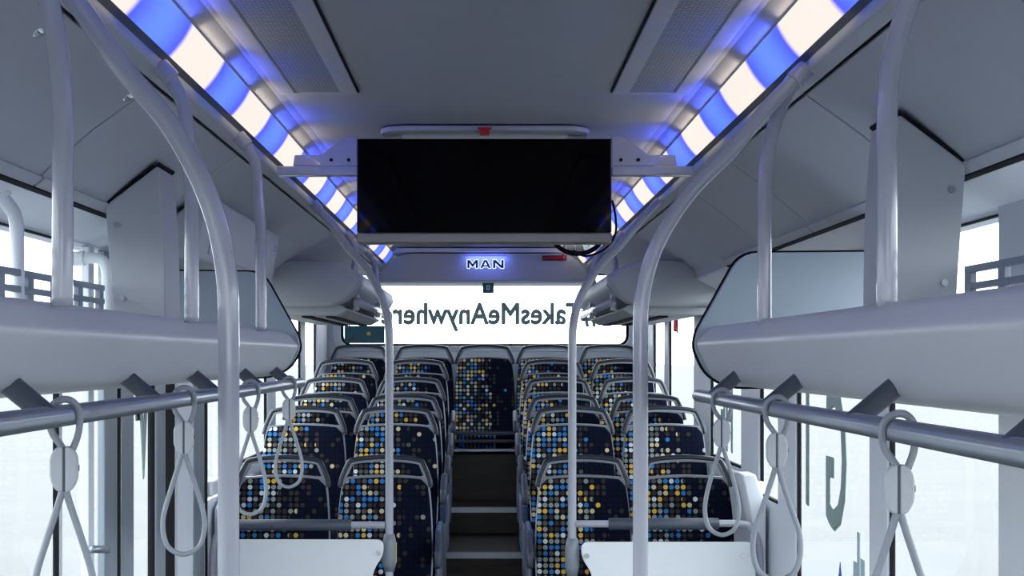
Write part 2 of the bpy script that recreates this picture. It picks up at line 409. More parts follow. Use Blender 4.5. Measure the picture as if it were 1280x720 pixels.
# moulded rounded surround
sr = MB(); sr.ring(rrect(-1.15, 1.15, -.05, .55, .11), rrect(-1.09, 1.09, -.006, .54, .075), -.03, .0); sr.build('surround', 'wall', we, bevel=.012)
tx = text_mesh('lettering', '#TakesMeAnywhere', .225, 'text', we, .001, 1.0, .0068)
tx.rotation_euler = (math.pi/2, 0, math.pi)
xs = [v.co.x for v in tx.data.vertices]; wd = max(xs)-min(xs); f_ = 1.64/wd
for v in tx.data.vertices: v.co.x = (v.co.x-(max(xs)+min(xs))/2)*f_
tx.location = (.032, .006, .162)
wn_[0] += 1
wf_ = empty('window_%d' % wn_[0], (0, YB-.04, .55)); struct(wf_, 'windscreen behind the camera')
MB().ring([(-1.2, 0), (1.2, 0), (1.2, 1.65), (-1.2, 1.65)], [(-1.17, .03), (1.17, .03), (1.17, 1.62), (-1.17, 1.62)], -.03, .03).build('window_frame', 'rubber', wf_)
MB().box(-1.18, 1.18, -.003, .003, .02, 1.63).build('pane', 'glass', wf_)

# letters on the side glass, seen from inside the wrong way round
def side_text(s, body, y, z, size, sx, win, m='text', nm='lettering'):
    t = text_mesh(nm, body, size, m, None, .001, sx, .006)
    t.rotation_euler = (math.pi/2, 0, -s*math.pi/2*-1)   # reads correctly from outside
    t.parent = win; L = Vector(win.location); t.location = Vector((s*1.2015, y, z))-L
    return t
wins = {o['label']: o for o in COL.objects if o.name.startswith('window_') and 'label' in o}
side_text(1, 'G', 4.93, E(-.585), .70, .62, wins['right side window with the large green-grey letter'])
side_text(1, 'I', 5.36, E(-.545), .62, .62, wins['right side window with the large green-grey letter'])
side_text(1, 'HE', 7.15, E(-.46), .50, .60, wins['right side window beside the second seat row'])
sk = wins['right side window with the large green-grey letter']
Lk = Vector(sk.location); skm = MB()
for y, w_, h in ((4.52, .06, .10), (4.57, .05, .16), (4.62, .035, .24), (4.66, .05, .14), (4.72, .06, .08), (4.80, .05, .06)):
    skm.box(1.199-Lk.x, 1.2015-Lk.x, y-Lk.y-w_/2, y-Lk.y+w_/2, E(-.80)-Lk.z, E(-.80)+h-Lk.z)
skm.build('skyline_print', mat('pale_blue_print', (.42, .52, .58), .5, noise=.05), sk)
MB().tube([Vector((1.2, 4.86, E(-.69)))-Lk, Vector((1.2, 4.86, E(-.80)))-Lk], [.004, .045], 12, flat=.1, up=(1, 0, 0)).build('blue_print', mat('blue_print', (.03, .08, .40), .5, noise=.05), sk)

# left double door
de = empty('door_1', (-1.2, 5.1, 0)); struct(de, 'left double-leaf glazed bus door with dark grey posts')
def dbox(name, m, y0, y1, z0=.05, z1=E(.335), a0=1.188, a1=1.212):
    return MB().box(-a1+1.2, -a0+1.2, y0-5.1, y1-5.1, z0, z1).build(name, m, de, bevel=.004)
dbox('door_post', 'wall', 4.05, 4.075, a0=1.195); dbox('door_post', 'wall', 4.32, 4.38); dbox('door_post', 'post', 4.50, 4.655)
dbox('gasket', 'rubber', 4.655, 4.70); dbox('door_post', 'post', 4.705, 4.875)
dbox('gasket', 'rubber', 5.17, 5.185); dbox('door_post', 'post', 5.215, 5.36); dbox('gasket', 'rubber', 5.36, 5.52)
dbox('door_post', 'wall', 5.53, 5.82, a0=1.18); dbox('door_post', 'post', 5.84, 6.06, a0=1.18)
dbox('gasket', 'rubber', 6.17, 6.21, a0=1.195)
for y0, y1 in ((4.075, 4.32), (4.38, 4.50), (4.875, 5.17), (6.06, 6.45)):
    dbox('pane', 'glass', y0, y1, .1 if y1 < 6 else E(-.62), E(.335), 1.203, 1.207)
MB().tube([(.02, -.78, E(-.575)), (.02, -.60, E(-.60))], .012).build('grab_bar', 'rail', de, smooth=True)
dt = text_mesh('lettering', 'V', .75, 'text', de, .001, .45, .004); dt.rotation_euler = (math.pi/2, 0, -math.pi/2); dt.location = (.0, -.03, E(-.42))
MB().box(-.014, -.008, -.10, -.02, E(.18)-.4, E(.18)-.32).build('door_sticker', 'green', de)

# ------------------------------------------------------------------ LED tubes, channels
for s, nm in SIDE:
    e = empty('ceiling_light_strip', (s*.69, 4, E(.70)), 'long %s LED strip of alternating white and blue lamps along the ceiling edge' % nm, 'ceiling light', 'LED strips')
    pr = []
    for i in range(9):
        t = i/8; a = Vector((.664, .757)); b = Vector((.716, .684)); mid = Vector((.684, .714)); p = a*(1-t)**2+mid*2*t*(1-t)+b*t*t
        pr.append((s*p.x-s*.69, p.y-.70))
    pr += [(s*(.728-.69), .0), (s*(.70-.69), .07)]
    b_ = MB().prism_y(pr, -5.5, 6.45)
    b_.build('diffuser', led_mat(.33-.4+4.0-0 if s > 0 else .33+4.0), e, smooth=False)
    hs = MB().prism_y([(s*(.728-.69), -.005), (s*(.745-.69), -.015), (s*(.765-.69), .06), (s*(.69-.69), .085)], -5.5, 6.45); hs.build('housing', 'bracket', e)
# the lamps of each strip also shine sideways over the ceiling edge, blue and white by turns
for s, nm in SIDE:
    par = [o for o in COL.objects if o.name.startswith('ceiling_light_strip') and o.location.x*s > 0][0]
    y = 1.27 + (.4 if s < 0 else 0); k_ = 0
    y0_ = 1.67 if s > 0 else 1.27
    for k_ in range(22):
        blue = (k_ % 2 == 0)
        yc = y0_ + .4*k_ + .2 + (.0)
        ld = bpy.data.lights.new('strip_lamp', 'AREA'); ld.shape = 'RECTANGLE'; ld.size = .30; ld.size_y = .012
        ld.color = (.06, .10, 1.0) if blue else (1.0, .80, .62); ld.energy = .36 if blue else .11
        lo = bpy.data.objects.new('strip_lamp', ld); COL.objects.link(lo); lo.parent = par
        lo.location = (s*.655-s*.69, yc-4, .748-.70)
        d_ = Vector((-s*.93, 0, .36)).normalized(); lo.rotation_euler = (d_.to_track_quat('-Z', 'Y')).to_euler()
# aluminium channel the poles hang from
for i, (s, nm) in enumerate(SIDE):
    c = MB(); c.prism_y([(s*.738, E(.672)), (s*.742, E(.655)), (s*.776, E(.643)), (s*.784, E(.66)), (s*.784, E(.72)), (s*.76, E(.72))], YB, 10.4)
    struct(c.build('trim_%d' % (4+i), 'panel', bevel=.003), 'grey channel beside the %s light strip' % nm)

# side cover hatches, modules of 1.18 m
def cover(s, nm, y0, y1, label, locks=()):
    e = empty('overhead_cover', (s*.93, (y0+y1)/2, E(.53)), label, 'cover panel', 'overhead cover panels')
    ox, oy, oz = s*.93, (y0+y1)/2, E(.53)
    p = [(s*.790, E(.645)), (s*.93, E(.545)), (s*1.03, E(.460)), (s*1.075, E(.415))]
    p = [(x-ox, z-oz) for x, z in p]
    MB().strip_y(p, y0+.007-oy, y1-.007-oy, s*.02).build('cover_sheet', 'panel', e, bevel=.003)
    q = [(s*1.050-ox, E(.428)-oz), (s*1.078-ox, E(.405)-oz)]
    MB().strip_y(q, y0+.007-oy, y1-.007-oy, s*.03).build('edge_strip', 'panel', e)
    MB().prism_y([(s*1.074-ox, E(.4045)-oz), (s*1.091-ox, E(.400)-oz), (s*1.091-ox, E(.43)-oz), (s*1.074-ox, E(.44)-oz)], y0-oy, y1-oy).build('seal', 'rubber', e)
    for a, y in locks:
        t = (a-.79)/.285; z = E(.645-.23*t)
        MB().tube([(s*a-ox, y-oy, z-oz-.003), (s*(a+.01)-ox, y-oy, z-oz+.02)], .013, 12).build('lock', 'chrome', e, smooth=True)
    return e
ysR = [-.1, 1.15, 2.35, 3.54, 4.70, 5.55, 6.4]; ysL = [-.1, 1.05, 2.25, 3.43, 4.60, 6.35]
wR = ['nearest the camera', 'second from the camera', 'third, before the boxed column', 'touching the boxed column', 'above the rack end plate', 'farthest, before the rear rack']
wL = ['nearest the camera', 'with a chrome lock near its middle', 'with a small lock at its far corner', 'touching the boxed column', 'farthest, over the service box']
for i in range(len(ysR)-1): cover(1, 'right', ysR[i], ysR[i+1], 'sloping grey cover panel on the right, '+wR[i])
for i in range(len(ysL)-1): cover(-1, 'left', ysL[i], ysL[i+1], 'sloping grey cover panel on the left, '+wL[i], locks=([(.835, 2.70), (.835, 3.375)] if i == 2 else []))
# rear run of the side roof (darker recess above rear racks)
for i, (s, nm) in enumerate(SIDE):
    y0 = 6.4 if s > 0 else 6.35
    r_ = MB().strip_y([(s*.790, E(.645)), (s*.93, E(.565)), (s*1.075, E(.455)), (s*1.089, E(.41))], y0, 10.4, s*.02)
    struct(r_.build('trim_%d' % (6+i), 'panel'), 'recessed side roof lining above the %s rear rack' % nm)
# left service box with locks
e = empty('service_box', (-.95, 5.35, E(.45)), 'grey service box with two locks above the far end of the left rack', 'box')
bx = MB(); A0 = [(-.905, E(.540)), (-.900, E(.52)), (-.935, E(.32)), (-1.19, E(.32)), (-1.19, E(.34)), (-1.08, E(.405))]
bx.prism_y([(x+.95, z-E(.45)) for x, z in A0], 4.66-5.35, 6.3-5.35); bx.build('box_body', 'panel', e, bevel=.02, bseg=3)
HD = [(.0448, .048), (.0505, .05), (.0245, -.105), (.019, -.103)]
MB().prism_y(HD, -.52, .90).build('hatch_door', 'panel', e, bevel=.002)
for y, z in ((5.69, .474), (6.20, .474)): MB().box(.030, .050, y-.025-5.35, y+.025-5.35, z-.020-.45, z+.012-.45).build('lock', 'chrome', e, bevel=.002)

# ceiling ventilation grilles
for s, nm in SIDE:
    e = empty('ceiling_vent', (s*.49, 2.9, E(.785)), '%s perforated ventilation grille panel in the ceiling' % nm, 'vent', 'ceiling vents')
    MB().ring([(-.115, 0), (.12, 0), (.12, 1), (-.115, 1)], [(-.065, .0), (.07, 0), (.07, 1), (-.065, 1)], 0, 1)
    fr_ = MB()
    a, b, c, d = sorted((s*.378, s*.605))+sorted((s*.425, s*.56)); ox = s*.49
    y0, y1 = 1.2, 4.24
    for q in ((a-ox, c-ox, y0-2.9, y1-2.9), (d-ox, b-ox, y0-2.9, y1-2.9), (a-ox, b-ox, y1-2.9, y1+.03-2.9)): fr_.box(*q, -.006, .006)
    fr_.build('vent_frame', 'panel', e, bevel=.002)
    MB().box(c-ox, d-ox, y0-2.9, y1-2.9, -.003, .004).build('grille', 'vent', e)
    gx = s*.374-ox; MB().box(gx-.003, gx+.003, y0-2.9, y1+.02-2.9, -.001, .006).build('shadow_gap', 'rubber', e)

# roof hatch
e = empty('roof_hatch', (0, 5.3, E(.77)), 'roof hatch whitened for incoming light, with rounded frame and red release handle above the screen', 'hatch')
hm = MB(); O = rrect(-.36, .36, -.42, .42, .09); I_ = rrect(-.29, .29, -.35, .35, .05); hm.ring(O, I_, -.0, .018)
h = hm.build('hatch_frame', 'panel', e, bevel=.005, bseg=3); h.rotation_euler = (math.pi/2, 0, 0)
MB().box(-.30, .30, -.37, .37, .004, .009).build('hatch_panel', 'white', e)  # light through the translucent hatch is put into the white panel colour
MB().box(-.016, .016, -.45, -.40, -.014, .002).box(-.024, .024, -.456, -.448, -.002, .006).box(-.016, .016, -.456, -.448, -.022, .0).build('release_handle', 'red', e, bevel=.003)

# ------------------------------------------------------------------ luggage racks along both sides
def luggage_rack(s, nm, y1, lip, bot):
    e = empty('luggage_rack', (s*lip, y1, E(0)), 'long pale %s luggage rack with rounded lip over the windows' % nm, 'luggage rack', 'front luggage racks')
    y0 = .9
    k = lip-.60
    P = [(1.195, .03), (.76+k, .03), (.715+k, .045), (.685+k, .078), (.665+k, .089), (.648+k, .088), (.628+k, .074), (.606+k, .050), (.600+k, .041), (.602+k, .030), (.622+k, -.012), (.645+k, bot+.022), (.67+k, bot+.006), (.70+k, bot), (.74+k, bot-.004), (.9, bot+.01), (1.195, bot+.03)]
    body = MB().prism_y([(s*x-s*lip, z) for x, z in P], y0-y1, -.02); b = body.build('rack_body', 'rack', e, bevel=.004)
    # upright end plate with black rubber edge
    Q = [(.727+k, .297), (1.10, .300), (1.195, .27), (1.195, bot-.0), (.70+k, bot-.006), (.63+k, bot+.03), (.595+k, .03), (.603+k, .075)]
    Q = round_poly([(s*x-s*lip, z) for x, z in Q], [.05, .02, .02, .01, .06, .04, .04, .05])
    MB().prism_y(Q, -.02, .008).build('end_plate', 'rackend', e)
    cx = sum(p[0] for p in Q)/len(Q); cz = sum(p[1] for p in Q)/len(Q)
    big = [(cx+(x-cx)*1.022, cz+(z-cz)*1.035) for x, z in Q]
    MB().prism_y(big, .008, .022).build('edge_seal', 'rubber', e)
    # pierced guard rail along the window side of the tray
    g = MB(); L = y1-y0
    ya, yb = (y0-y1, -.9) if s < 0 else (y0-y1, -.85)
    xg = s*1.09-s*lip
    for z0, z1 in ((.03, .053), (.076, .091), (.114, .129), (.152, .167), (.190, .206)): g.box(xg-.008, xg+.008, ya, yb, z0, z1)
    y = ya
    while y < yb: g.box(xg-.0075, xg+.0075, y, y+.04, .031, .204); y += .21
    g.build('guard_rail', 'shell', e, bevel=.002)
    return e
luggage_rack(-1, 'left', 5.0, .645, -.062)
luggage_rack(1, 'right', 4.1, .60, -.078)

# boxed columns standing on the racks
for s, nm, y0, y1 in ((-1, 'left', 4.02, 4.22), (1, 'right', 3.17, 3.40)):
    e = empty('duct_column', (s*.95, y0, E(.09)), 'boxed %s column standing on the luggage rack, with two screws on its face' % nm, 'column', 'duct columns')
    P = [(.912, .538), (1.060, .426), (1.052, .32), (1.040, .15), (1.038, .04), (1.038, .032), (.893, .032), (.893, .15), (.897, .35)]
    P = [(s*(x-.95), z-.09) for x, z in P]
    MB().prism_y(round_poly(P, [.012, .006, .05, .05, 0, 0, 0, .05, .05]), 0, y1-y0).build('column_body', 'panel', e, bevel=.012, bseg=3)
    c0 = MB().prism_y([(s*(.909-.95), .450), (s*(1.062-.95), .335), (s*(1.062-.95), .341), (s*(.909-.95), .456)], -.003, y1-y0).build('top_seal', 'rubber', e)
    for x, z in ((1.028, .37), (1.012, .165)):
        MB().tube([(s*(x-.95), -.006, z-.09), (s*(x-.95), .002, z-.09)], .008, 12).build('screw', 'rail', e, smooth=False)

# rear racks (two)
for s, nm in SIDE:
    e = empty('luggage_rack', (s*.9, 7.4, E(.38)), 'short %s rear luggage rack with rounded grey end under the ceiling' % nm, 'luggage rack', 'rear luggage racks')
    P = [(.63, .405), (.66, .355), (.70, .305), (.76, .275), (.83, .262), (1.13, .268), (1.195, .30), (1.195, .462), (1.10, .49), (.90, .506), (.78, .497), (.70, .465), (.65, .43)]
    P = spline([Vector((s*(x-.9), 0, z-.38)) for x, z in P], 4, closed=True)
    # domed end
    V = []; F = []; n = len(P); cx = s*.02
    for k, (sc, y) in enumerate(((1, .12), (1, .05), (.97, .015), (.90, 0))):
        V += [(cx+(p.x-cx)*sc, y, p.z*sc) for p in P]
    for k in range(3):
        for j in range(n): F.append((k*n+j, k*n+(j+1) % n, (k+1)*n+(j+1) % n, (k+1)*n+j))
    F.append(tuple(range(3*n, 4*n))); F.append(tuple(range(n-1, -1, -1)))
    geo('end_cap', V, F, 'panel', e, smooth=True)
    B = [(.64, .43), (.635, .38), (.655, .345), (.70, .325), (.72, .30), (.80, .27), (1.195, .27), (1.195, .31), (.76, .33), (.70, .44), (.67, .45)]
    MB().prism_y([(s*(x-.9), z-.38) for x, z in B], .12, 2.6).build('rack_body', 'panel', e, bevel=.008)
    U = [(.72, .255), (.78, .222), (1.15, .225), (1.195, .25), (1.195, .268), (.76, .28)]
    MB().prism_y([(s*(x-.9), z-.38) for x, z in U], .2, 2.5).build('service_channel', 'panel', e, bevel=.008)
    for a in (.80, .93): MB().box(min(s*(a-.9), s*(a+.05-.9)), max(s*(a-.9), s*(a+.05-.9)), .3, 2.4, -.165, -.155).build('air_slot', 'rubber', e)
    t_ = MB().tube([(s*(.668-.9), .06+.1, -.088), (s*(.668-.9), 2.5, -.088)], .022, 14); t_.build('grab_bar', 'pole', e, smooth=True)

# ------------------------------------------------------------------ poles
def pole(name, pts, r, label, cat, group, mat_='pole', clampat=None, extra=None):
    p0 = Vector(pts[-1]); e = empty(name, p0, label, cat, group)
    P = spline([Vector(p)-p0 for p in pts], 8)
    MB().tube(P, r, 18).build('pole_tube', mat_, e, smooth=True)
    d = (P[1]-P[0]).normalized()
    MB().tube([P[0]-d*.01, P[0]+d*.035], r*1.28, 16).build('socket', mat_, e, smooth=False, bevel=.004)
    return e
ZC = E(.66)
def upright(s, y, lat, zb, label, r=.0165):
    return pole('upright_pole', [(s*.735, y, ZC), (s*.715, y, E(.635)), (s*.687, y, E(.575)), (s*(lat+.008), y, E(.48)), (s*lat, y, E(.38)), (s*lat, y, E(.25)), (s*lat, y, zb)], r, label, 'pole', 'short poles standing on the racks')
upright(-1, 2.25, .660, E(.08), 'short grey upright on the left rack, nearest the camera')
upright(-1, 3.28, .668, E(.08), 'second short grey upright on the left rack, behind the curved pole')
upright(-1, 4.32, .672, E(.08), 'third short grey upright on the left rack, near its far end')
upright(1, 2.33, .651, E(.08), 'short grey upright on the right rack, nearest the camera')
upright(1, 3.36, .653, E(.08), 'second short grey upright on the right rack, in front of the end plate')
upright(-1, 7.7, .69, E(.45), 'short dark upright on the left rear rack, nearer one'); upright(-1, 9.0, .67, E(.43), 'short dark upright on the left rear rack, farther one')
upright(1, 7.7, .69, E(.45), 'short dark upright on the right rear rack, nearer one'); upright(1, 9.0, .67, E(.43), 'short dark upright on the right rear rack, farther one')
def stanchion(s, y, lat, label, zb=0.0):
    k = lat
    P = [(.735, .66), (.715, .637), (.667, .580), (.593, .477), (.508, .373), (.447, .256), (.420, .140), (.416, .02), (.416, -.1)]
    f = lambda x: .735-(.735-x)*(.735-lat)/(.735-.416)
    return pole('stanchion', [(s*f(x), y, E(z)) for x, z in P] + [(s*lat, y, E(-.6)), (s*lat, y, zb)], .0175, label, 'pole', 'curved floor-to-ceiling poles')
stanchion(-1, 2.36, .42, 'thick curved grab pole at left, nearest the camera')
stanchion(1, 3.31, .358, 'curved grab pole at right, nearer than the one by the aisle divider')
pl_l = stanchion(-1, 6.20, .411, 'slim curved grab pole at the inner end of the left divider panel')
pl_r = stanchion(1, 6.06, .368, 'slim curved grab pole at the inner end of the right divider panel, with clamp')
# clamp with cable on the right one
MB().box(-.03, .03, -.03, .03, -.05, .05).build('clamp', 'pole', pl_r, bevel=.006)
c_ = kids(pl_r)[-1]; c_.location = (.560-.368, -.0, E(.425)); c_.rotation_euler = (0, math.radians(38), 0)
MB().tube([(.0, 0, E(-.76)), (.0, 0, E(-.80)), (.0, 0, E(-.88)), (.0, 0, E(-.92))], [.022, .030, .030, .022], 16, flat=1).build('stop_button_housing', 'handle', pl_r, smooth=True)
MB().tube([(.0, 0, E(-.76)), (.0, 0, E(-.80)), (.0, 0, E(-.88)), (.0, 0, E(-.92))], [.022, .030, .030, .022], 16, flat=1).build('stop_button_housing', 'handle', pl_l, smooth=True)
MB().box(.024, .0315, -.008, .008, E(-.885), E(-.795)).build('button_edge', 'yellow', pl_l, bevel=.004)

# ------------------------------------------------------------------ hand rails under the racks, with brackets
RAILS = {-1: (.64, -.088, 5.02, 'left'), 1: (.578, -.1025, 3.92, 'right')}
for s, (lat, z, y1, nm) in RAILS.items():
    e = empty('hand_rail', (s*lat, y1, E(z)), 'long %s tubular hand rail under the luggage rack lip' % nm, 'hand rail', 'hand rails')
    pts = [(0, .9-y1, 0), (0, -.02, 0), (0, -.004, 0), (0, 0, 0)]
    MB().tube(pts, [.0165, .0165, .013, .006], 18, up=(1, 0, 0)).build('rail_tube', 'rail', e, smooth=True)
    ys = ([1.4, 2.11, 2.80, 3.42, 4.10, 4.72] if s < 0 else [.95, 1.58, 2.26, 2.95, 3.66])
    for y in ys:
        hh = .068
        b = MB().tube([(s*.0, y-y1, .002), (s*.085, y-y1+.0, .072)], [.0165, .0175], 16, flat=1.0)
        b.build('bracket', 'bracket', e, smooth=False, bevel=.003)

# ------------------------------------------------------------------ hanging straps
def strap(s, y, L, wid, rot, label):
    lat, z, _, nm = RAILS[s]
    e = empty('hanging_strap', (s*lat, y, E(z)), label, 'hanging strap', 'straps hanging from the %s rail' % nm)
    e.rotation_euler = (0, 0, math.radians(rot))
    r = .0055
    up = [(.012, -.052), (.020, -.030), (.0225, -.006), (.019, .013), (.008, .0235), (-.006, .0235), (-.018, .014), (-.0225, -.004), (-.018, -.026), (-.006, -.044), (.004, -.060)]
    MB().tube(spline([(x, .0+.004*math.sin(i), zz) for i, (x, zz) in enumerate(up)], 5), r, 10).build('rail_loop', 'strap', e, smooth=True)
    lo = [(.002, -.112), (.010, -.14), (.026, -.19), (wid/2-.001, -.245), (wid/2, L*-.86), (wid*.36, -L+.014), (0, -L), (-wid*.36, -L+.014), (-wid/2, L*-.86), (-wid/2+.001, -.245), (-.026, -.19), (-.010, -.14), (-.002, -.112)]
    MB().tube(spline([(x, 0, zz) for x, zz in lo], 5), r, 10).build('grip_loop', 'strap', e, smooth=True)
    MB().box(-.0025, .0025, -.0075, .0075, -.115, -.048).build('clip_core', 'bracket', e)
    for sd in (-1, 1):
        q = round_poly([(sd*.001, -.046), (sd*.012, -.048), (sd*.021, -.062), (sd*.021, -.098), (sd*.012, -.114), (sd*.001, -.117)], [.0, .008, .012, .012, .008, 0])
        MB().prism_y(q, -.009, .009).build('clip_half', 'strapbody', e, bevel=.004, bseg=3)
    MB().tube([(sdx*1.0, 0, -.080) for sdx in (.016, .0225)], .005, 10).build('rivet', 'chrome', e)
strap(-1, 2.19, .335, .085, 12, 'hanging strap nearest the camera on the left rail')
strap(-1, 3.06, .330, .085, 10, 'second hanging strap on the left rail, in front of the black door post')
strap(-1, 3.93, .340, .082, 14, 'third hanging strap on the left rail, over the outer front seat')
strap(-1, 4.70, .335, .086, 20, 'farthest hanging strap on the left rail, beside the rail end')
strap(1, 2.01, .340, .088, -12, 'hanging strap nearest the camera on the right rail')
strap(1, 2.85, .338, .090, -8, 'middle hanging strap on the right rail, by the letter on the window')
strap(1, 3.51, .330, .080, -14, 'farthest hanging strap on the right rail, beside the rail end')

# ------------------------------------------------------------------ seats
def make_seat():
    e = empty('passenger_chair', (0, 0, 0))
    rec = lambda z: (z-1.08)*.17
    def pillow(ws, thick, yoff, ztop_arc, name, m, z0, z1, bev=.01):
        V = []; F = []; n = 28; K = 14
        for k in range(K+1):
            v = k/K; z = z0+(z1-z0)*v
            # half width along the height
            hw = ws[0]*(1-v)**2+ws[1]*2*v*(1-v)+ws[2]*v*v
            t = thick*(1-.45*v)
            sh = 1.0
            if k == 0: sh = .96
            for j in range(n):
                a = 2*math.pi*j/n; ca, sa = math.cos(a), math.sin(a)
                px = hw*sh*(abs(ca)**.35)*(1 if ca > 0 else -1); py = t*.5*sh*(abs(sa)**.55)*(1 if sa > 0 else -1)
                zz = z - ztop_arc*(px/hw)**2*v**3 - (.03*max(0, abs(px)/hw-.86)/.14*v**6)
                V.append((px, rec(zz)+yoff+py, zz))
        for k in range(K):
            for j in range(n): F.append((k*n+j, k*n+(j+1) % n, (k+1)*n+(j+1) % n, (k+1)*n+j))
        F.append(tuple(range(n-1, -1, -1))); F.append(tuple(range(K*n, (K+1)*n)))
        return geo(name, V, F, m, e, smooth=True)
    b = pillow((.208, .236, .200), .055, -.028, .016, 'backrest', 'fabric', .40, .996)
    b.location = (0, 0, 0)
    pillow((.212, .241, .206), .050, .000, .016, 'shell', 'rim', .36, 1.003)
    # grab frame round the opening at the top
    out = [(-.214, .945), (-.206, .985), (-.178, 1.052), (-.160, 1.068), (-.10, 1.078), (0, 1.083), (.10, 1.078), (.160, 1.068), (.178, 1.052), (.206, .985), (.214, .945), (.10, .985), (0, .990), (-.10, .985)]
    inn = [(-.182, .993), (-.177, 1.003), (-.158, 1.044), (-.149, 1.053), (-.09, 1.061), (0, 1.065), (.09, 1.061), (.149, 1.053), (.158, 1.044), (.177, 1.003), (.182, .993), (.09, 1.000), (0, 1.003), (-.09, 1.000)]
    so = spline([(x, 0, z) for x, z in out], 3, closed=True); si = spline([(x, 0, z) for x, z in inn], 3, closed=True)
    g = MB(); g.ring([(p.x, p.z) for p in so], [(p.x, p.z) for p in si], -.018, .018)
    g.V = [(x, y+rec(z)-.004, z) for x, y, z in g.V]
    h = g.build('grab_handle', 'handle', e, bevel=.005, bseg=2)
    # darker moulded top edge
    tp = [(-.213, .950), (-.204, .990), (-.177, 1.054), (-.160, 1.070), (-.10, 1.081), (0, 1.086), (.10, 1.081), (.160, 1.070), (.177, 1.054), (.204, .990), (.213, .950)]
    MB().tube(spline([(x, rec(z)-.015, z-.001) for x, z in tp], 4), .0125, 8).build('handle_edge', 'handletop', e, smooth=True)
    # cushion
    V = []; F = []; n = 24
    lv = [(.36, .90), (.38, .98), (.42, 1), (.45, .985), (.466, .92)]
    for z, sc in lv:
        for j in range(n):
            a = 2*math.pi*j/n; ca, sa = math.cos(a), math.sin(a)
            px = .218*sc*(abs(ca)**.3)*(1 if ca > 0 else -1); py = .215*sc*(abs(sa)**.35)*(1 if sa > 0 else -1)
            V.append((px, -.335+py, z - (.012 if py < -.15 else 0)))
    for k in range(len(lv)-1):
        for j in range(n): F.append((k*n+j, k*n+(j+1) % n, (k+1)*n+(j+1) % n, (k+1)*n+j))
    F.append(tuple(range(n-1, -1, -1))); F.append(tuple(range((len(lv)-1)*n, len(lv)*n)))
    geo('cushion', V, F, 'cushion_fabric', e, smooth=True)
    MB().box(-.20, .20, -.52, -.10, .325, .365).build('seat_pan', 'rim', e, bevel=.012)
    MB().box(-.05, .05, -.42, -.18, .03, .33).box(-.09, .09, -.48, -.14, .0, .03).build('pedestal', 'shell', e, bevel=.008)
    return e
def armrest(seat, sd):
    q = round_poly([(-.34, .60), (-.05, .64), (-.06, .72), (-.12, .755), (-.34, .68)], .03)
    x0, x1 = sorted((sd*.240, sd*.272))
    MB().prism_x(q, x0, x1).build('armrest', 'arm', seat, bevel=.012, bseg=3)
    MB().box(min(sd*.222, sd*.25), max(sd*.222, sd*.25), -.50, -.10, .40, .50).build('side_trim', 'blue', seat, bevel=.01)
    MB().box(min(sd*.222, sd*.245), max(sd*.222, sd*.245), -.46, -.06, .02, .37).build('side_leg', 'rim', seat, bevel=.012)
rows = [(6.80, E(-1.55)), (7.60, E(-1.33)), (8.35, E(-1.30)), (9.10, E(-1.167)), (9.85, E(-1.0)), (10.72, E(-1.0))]
tops = [-.470, -.265, -.222, -.133, -.020, .088]
rname = ['first row', 'second row', 'third row', 'fourth row', 'fifth row', 'rear row']
proto = make_seat(); first = True
for r, ((y, _), tz) in enumerate(zip(rows, tops)):
    spots = [(-.947, 'window seat on the left'), (-.467, 'aisle seat on the left'), (.460, 'aisle seat on the right'), (.942, 'window seat on the right')]
    if r == 5: spots = [(-.93, 'leftmost seat'), (-.450, 'seat left of the middle'), (.0, 'middle seat at the end of the aisle'), (.455, 'seat right of the middle'), (.925, 'rightmost seat')]
    for x, where in spots:
        o = proto if first else copy_tree(proto); first = False
        o.location = (x, y, E(tz)-1.085)
        tag(o, 'navy dotted passenger seat, %s, %s' % (where, rname[r]), 'seat', 'dotted passenger seats')
seats = [o for o in COL.objects if o.name.startswith('passenger_chair')]
for o in seats:
    if abs(abs(o.location.x)-.463) < .02 and o.location.y < 10.5: armrest(o, 1 if o.location.x < 0 else -1)
    # pedestals reach down to the floor they stand on
    fz = 0 if o.location.y < 7.3 else (E(-1.33) if o.location.y < 8.75 else (E(-1.167) if o.location.y < 9.7 else E(-1.0)))
    if o.location.z-fz > .004 or o.location.z < fz:
        for c in kids(o):
            if c.name.startswith('pedestal'):
                h = o.location.z-fz; c.data = c.data.copy()
                for v in c.data.vertices:
                    if v.co.z < .031: v.co.z -= h
                    elif v.co.z < .1: v.co.z -= h

for o in seats:
    if o.location.y > 10.5:
        for c in kids(o):
            if c.name.startswith('pedestal'): bpy.data.objects.remove(c)
# rear bench plinth
pl = empty('bench_plinth', (0, 10.05, E(-1.0)), 'brown-fronted plinth under the rear row with silver ledge', 'bench base')
MB().box(-1.18, 1.18, .12, .83, 0, .315).build('plinth_body', 'floor', pl)
MB().box(-.235, .235, .075, .119, .335, .358).build('ledge', 'rail', pl, bevel=.004)
for z in (.40, .455): MB().box(-.215, .215, .06, .08, z, z+.022).build('seat_bar', 'arm', pl, bevel=.004)
for sd in (-1, 1): MB().prism_x(round_poly([(-.02, .30), (-.02, .50), (.06, .53), (.16, .50), (.16, .30)], .03), min(sd*.235, sd*.26), max(sd*.235, sd*.26)).build('side_bracket', 'blue', pl, bevel=.008)

